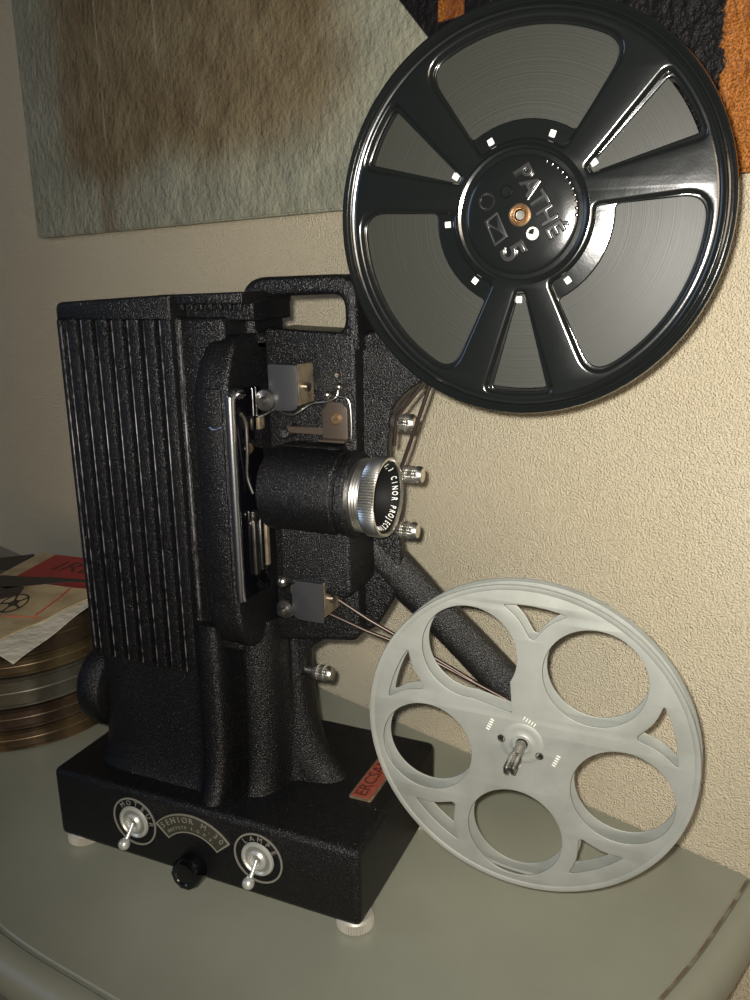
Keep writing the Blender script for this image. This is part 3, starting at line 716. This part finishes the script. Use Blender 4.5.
# ------------------------------------------------------------------ film cans stacked at the left
CX,CY=-.4049,.1443
zz=0.0
cans=[(.0192,0,'coppery film can at the very bottom of the stack'),(.0196,1,'brown film can second from the bottom of the stack'),(.0272,2,'thick grey film can in the middle of the stack'),(.0170,3,'thin golden film can just above the thick grey one'),(.0262,4,'dark brown film can at the top of the stack, under the papers')]
for i,(h,mi,lbl) in enumerate(cans):
    r_=.0900-(.0006*(i%2)); dx=.0012*math.sin(i*2.1); dy=.0010*math.cos(i*1.7)
    c=(CX+dx,CY+dy,zz)
    T=thing('film_can',lbl,'film can',c,'film cans in the stack by the wall')
    g=h*.46
    link('can_body', lathe([(0,0),(r_-.0040,0),(r_-.0012,.0004),(r_-.0002,.0014),(r_-.0010,.0024),(r_-.0018,.0030),(r_-.0018,g+.002),(0,g+.002)],c,'Z',140), CANM[mi], T)
    link('can_lid', lathe([(0,g+.0005),(r_-.0017,g+.0005),(r_-.0002,g+.0005),(r_,g+.0012),(r_-.0002,g+.0020),(r_-.0009,g+.0026),(r_-.0009,h-.0036),(r_-.0002,h-.0028),(r_-.0001,h-.0018),(r_-.0010,h-.0008),(r_-.0030,h-.0003),(r_-.0050,h-.0010),(r_-.0080,h-.0012),(0,h-.0010)],c,'Z',140), CANM[mi], T)
    zz+=h
ZT=zz-.0003
# ------------------------------------------------------------------ papers on the cans
def sheet(outline, zf, thick, name, m, label, cat, sub=.006):
    """slightly wavy sheet from a quad outline (4 corners), zf(x,y) gives the lift"""
    A,B,Cc,D=[Vector(q) for q in outline]; n=22; b=bmesh.new(); g=[[None]*(n+1) for _ in range(n+1)]; g2=[[None]*(n+1) for _ in range(n+1)]
    for i in range(n+1):
        for j in range(n+1):
            u,v=i/n,j/n; q=A*(1-u)*(1-v)+B*u*(1-v)+Cc*u*v+D*(1-u)*v; z=zf(q.x,q.y,u,v)
            g[i][j]=b.verts.new((q.x,q.y,z+thick)); g2[i][j]=b.verts.new((q.x,q.y,z))
    for i in range(n):
        for j in range(n):
            b.faces.new((g[i][j],g[i+1][j],g[i+1][j+1],g[i][j+1])); b.faces.new((g2[i][j],g2[i][j+1],g2[i+1][j+1],g2[i+1][j]))
    for i in range(n):
        b.faces.new((g[i][0],g2[i][0],g2[i+1][0],g[i+1][0])); b.faces.new((g[i][n],g[i+1][n],g2[i+1][n],g2[i][n]))
        b.faces.new((g[0][i],g[0][i+1],g2[0][i+1],g2[0][i])); b.faces.new((g[n][i],g2[n][i],g2[n][i+1],g[n][i+1]))
    o=link(name,b,m,None,piv=(A+Cc)/2*1.0 if False else None)
    o['label']=label; o['category']=cat; return o
def droop(x,y):                                   # paper bends down past the rim of the top can
    d=math.hypot(x-CX,y-CY)-.088
    return 0 if d<0 else -min(d*d*6,.03)
BOOK=[(-.520,.130),(-.378,.125),(-.340,.250),(-.482,.290)]
o=sheet([(-.54,.128),(-.4440,.1800),(-.4620,.2240),(-.54,.150)],lambda x,y,u,v: ZT+.0006,.0030,'folder',M['ink'],'thin black folder sticking out at the left edge behind the red booklet','folder')
BKL=sheet([(-.410,.112),(-.318,.112),(-.318,.232),(-.432,.2225)],lambda x,y,u,v: ZT+.0006+.0036,.0026,'booklet',M['red'],'red booklet lying on top of the film can stack','booklet')
pg=sheet([(-.432,.110),(-.316,.110),(-.316,.2345),(-.4560,.2275)],lambda x,y,u,v: ZT+.0006+.0032,.0010,'pages',M['paper'],'x','x')
del pg['label']; del pg['category']
off=pg.location-BKL.location; pg.parent=BKL; pg.location=off
tx=text_mesh('IREC',.034,.0002,Matrix.Translation((-.372,.200,ZT+.0070)) @ Matrix.Rotation(rad(4),4,'Z'))
link('lettering',tx,M['darkred'],BKL)
wv=lambda x,y,u,v: ZT+.0080+.0007*math.sin(u*9+v*4)+.0005*math.sin(v*13)
crk=lambda x,y,u,v: ZT+.0098+.0011*math.sin(x*330+y*90)*max(0,.4-v)+.0009*math.sin(y*420-x*160)*max(0,.45-v)
sheet([(-.43,.070),(-.275,.021),(-.3115,.158),(-.424,.136)],wv,.0006,'paper_sleeve',M['whitepaper'],'crumpled white paper sleeve poking out beneath the yellowed sheet on the cans','paper')
ys=sheet([(-.45,.090),(-.314,.046),(-.3125,.157),(-.420,.138)],lambda x,y,u,v: wv(x,y,u,v)+.0016,.0006,'printed_sheet',M['paper'],'yellowed sheet printed with a dark projector reel, on top of the can stack','paper')
ZP=ZT+.0116
pr=bmesh.new()
def drawn(b_):
    for v in b_.verts:
        a_,c_=v.co.x,v.co.y
        v.co.x=-.3590+.56*a_*.95-.59*c_*1.6; v.co.y=.1015+.83*a_*.95+.81*c_*1.6; v.co.z+=ZP
    return b_
merge(pr, drawn(lathe([(.0112,0),(.0126,0),(.0126,.0003),(.0112,.0003)],(0,0,0),'Z',48,closed=True)))
merge(pr, drawn(lathe([(0,0),(.0042,0),(.0042,.0003),(0,.0003)],(0,0,0),'Z',24)))
for k in range(5):
    q=box(.003,.0118,-.0009,.0009,0,.0003); q.transform(Matrix.Rotation(rad(20+72*k),4,'Z')); merge(pr,drawn(q))
merge(pr, plate([rounded([(-.420,.128),(-.392,.124),(-.380,.136),(-.352,.158),(-.335,.162),(-.338,.168),(-.372,.162),(-.400,.153),(-.424,.148)],.003)],.0003,0,0,Matrix.Translation((0,0,ZP+.0002))))
merge(pr, plate([rounded([(-.398,.104),(-.378,.100),(-.370,.118),(-.380,.134),(-.400,.126)],.004)],.0003,0,0,Matrix.Translation((0,0,ZP+.0002))))
link('printed_drawing', pr, M['ink'], ys, label='dark printed drawing')
pl_=bmesh.new()
merge(pl_, tube([(-.3417,.149,ZP),(-.332,.124,ZP),(-.322,.088,ZP)],.0006,6)); merge(pl_, tube([(-.345,.078,ZP),(-.331,.083,ZP),(-.315,.086,ZP)],.0004,6))
link('printed_line', pl_, M['redink'], ys, label='faded red line')

# ------------------------------------------------------------------ camera
cam=bpy.data.cameras.new('camera'); co=bpy.data.objects.new('camera',cam); col.objects.link(co)
cr=Vector((.9157,.4016,-.0151)); cu_=Vector((-.0894,.2402,.9666)); cf=Vector((-.3918,.8838,-.2558))
cf=cf.normalized(); cr=(cr-cf*cr.dot(cf)).normalized(); cu_=cr.cross(cf)
CAMP=Vector((.1748,-.3632,.3735))
co.matrix_world=Matrix(((cr.x,cu_.x,-cf.x,CAMP.x),(cr.y,cu_.y,-cf.y,CAMP.y),(cr.z,cu_.z,-cf.z,CAMP.z),(0,0,0,1)))
cam.sensor_fit='VERTICAL'; cam.sensor_height=36; cam.sensor_width=27; cam.lens=828.95/1000*36; cam.clip_start=.01
scn.camera=co

# ------------------------------------------------------------------ light: the phone's flash, faint daylight from the left
fl=bpy.data.lights.new('flash','SPOT'); fl.energy=17.6; fl.shadow_soft_size=.004; fl.color=(1,.965,.885); fl.spot_size=rad(112); fl.spot_blend=1
fo=bpy.data.objects.new('flash',fl); col.objects.link(fo); fo.location=CAMP-cr*.008+cu_*.008
fo.rotation_euler=(cf+cr*.16+cu_*.10).to_track_quat('-Z','Y').to_euler()
wl=bpy.data.lights.new('window_light','AREA'); wl.shape='RECTANGLE'; wl.size=.7; wl.size_y=.9; wl.energy=4.5; wl.color=(.50,.68,1.)
wo=bpy.data.objects.new('window_light',wl); col.objects.link(wo); wo.location=(-1.75,-1.25,.80)
wo.rotation_euler=(Vector((-.1,.05,.2))-wo.location).to_track_quat('-Z','Y').to_euler()
rl=bpy.data.lights.new('fill_light','AREA'); rl.shape='RECTANGLE'; rl.size=.9; rl.size_y=.7; rl.energy=16; rl.color=(1,.80,.58)  # unseen warm fill behind the camera, added to brighten the left wall
ro=bpy.data.objects.new('fill_light',rl); col.objects.link(ro); ro.location=(1.0,-2.0,.55)
ro.rotation_euler=(Vector((-.3,.2,.3))-ro.location).to_track_quat('-Z','Y').to_euler()
w=bpy.data.worlds.new('world'); scn.world=w; w.use_nodes=True
w.node_tree.nodes['Background'].inputs[0].default_value=(.75,.85,1.,1); w.node_tree.nodes['Background'].inputs[1].default_value=.015
scn.view_settings.view_transform='Standard'; scn.view_settings.look='None'; scn.view_settings.gamma=1; scn.view_settings.exposure=0
scn.view_settings.use_curve_mapping=False
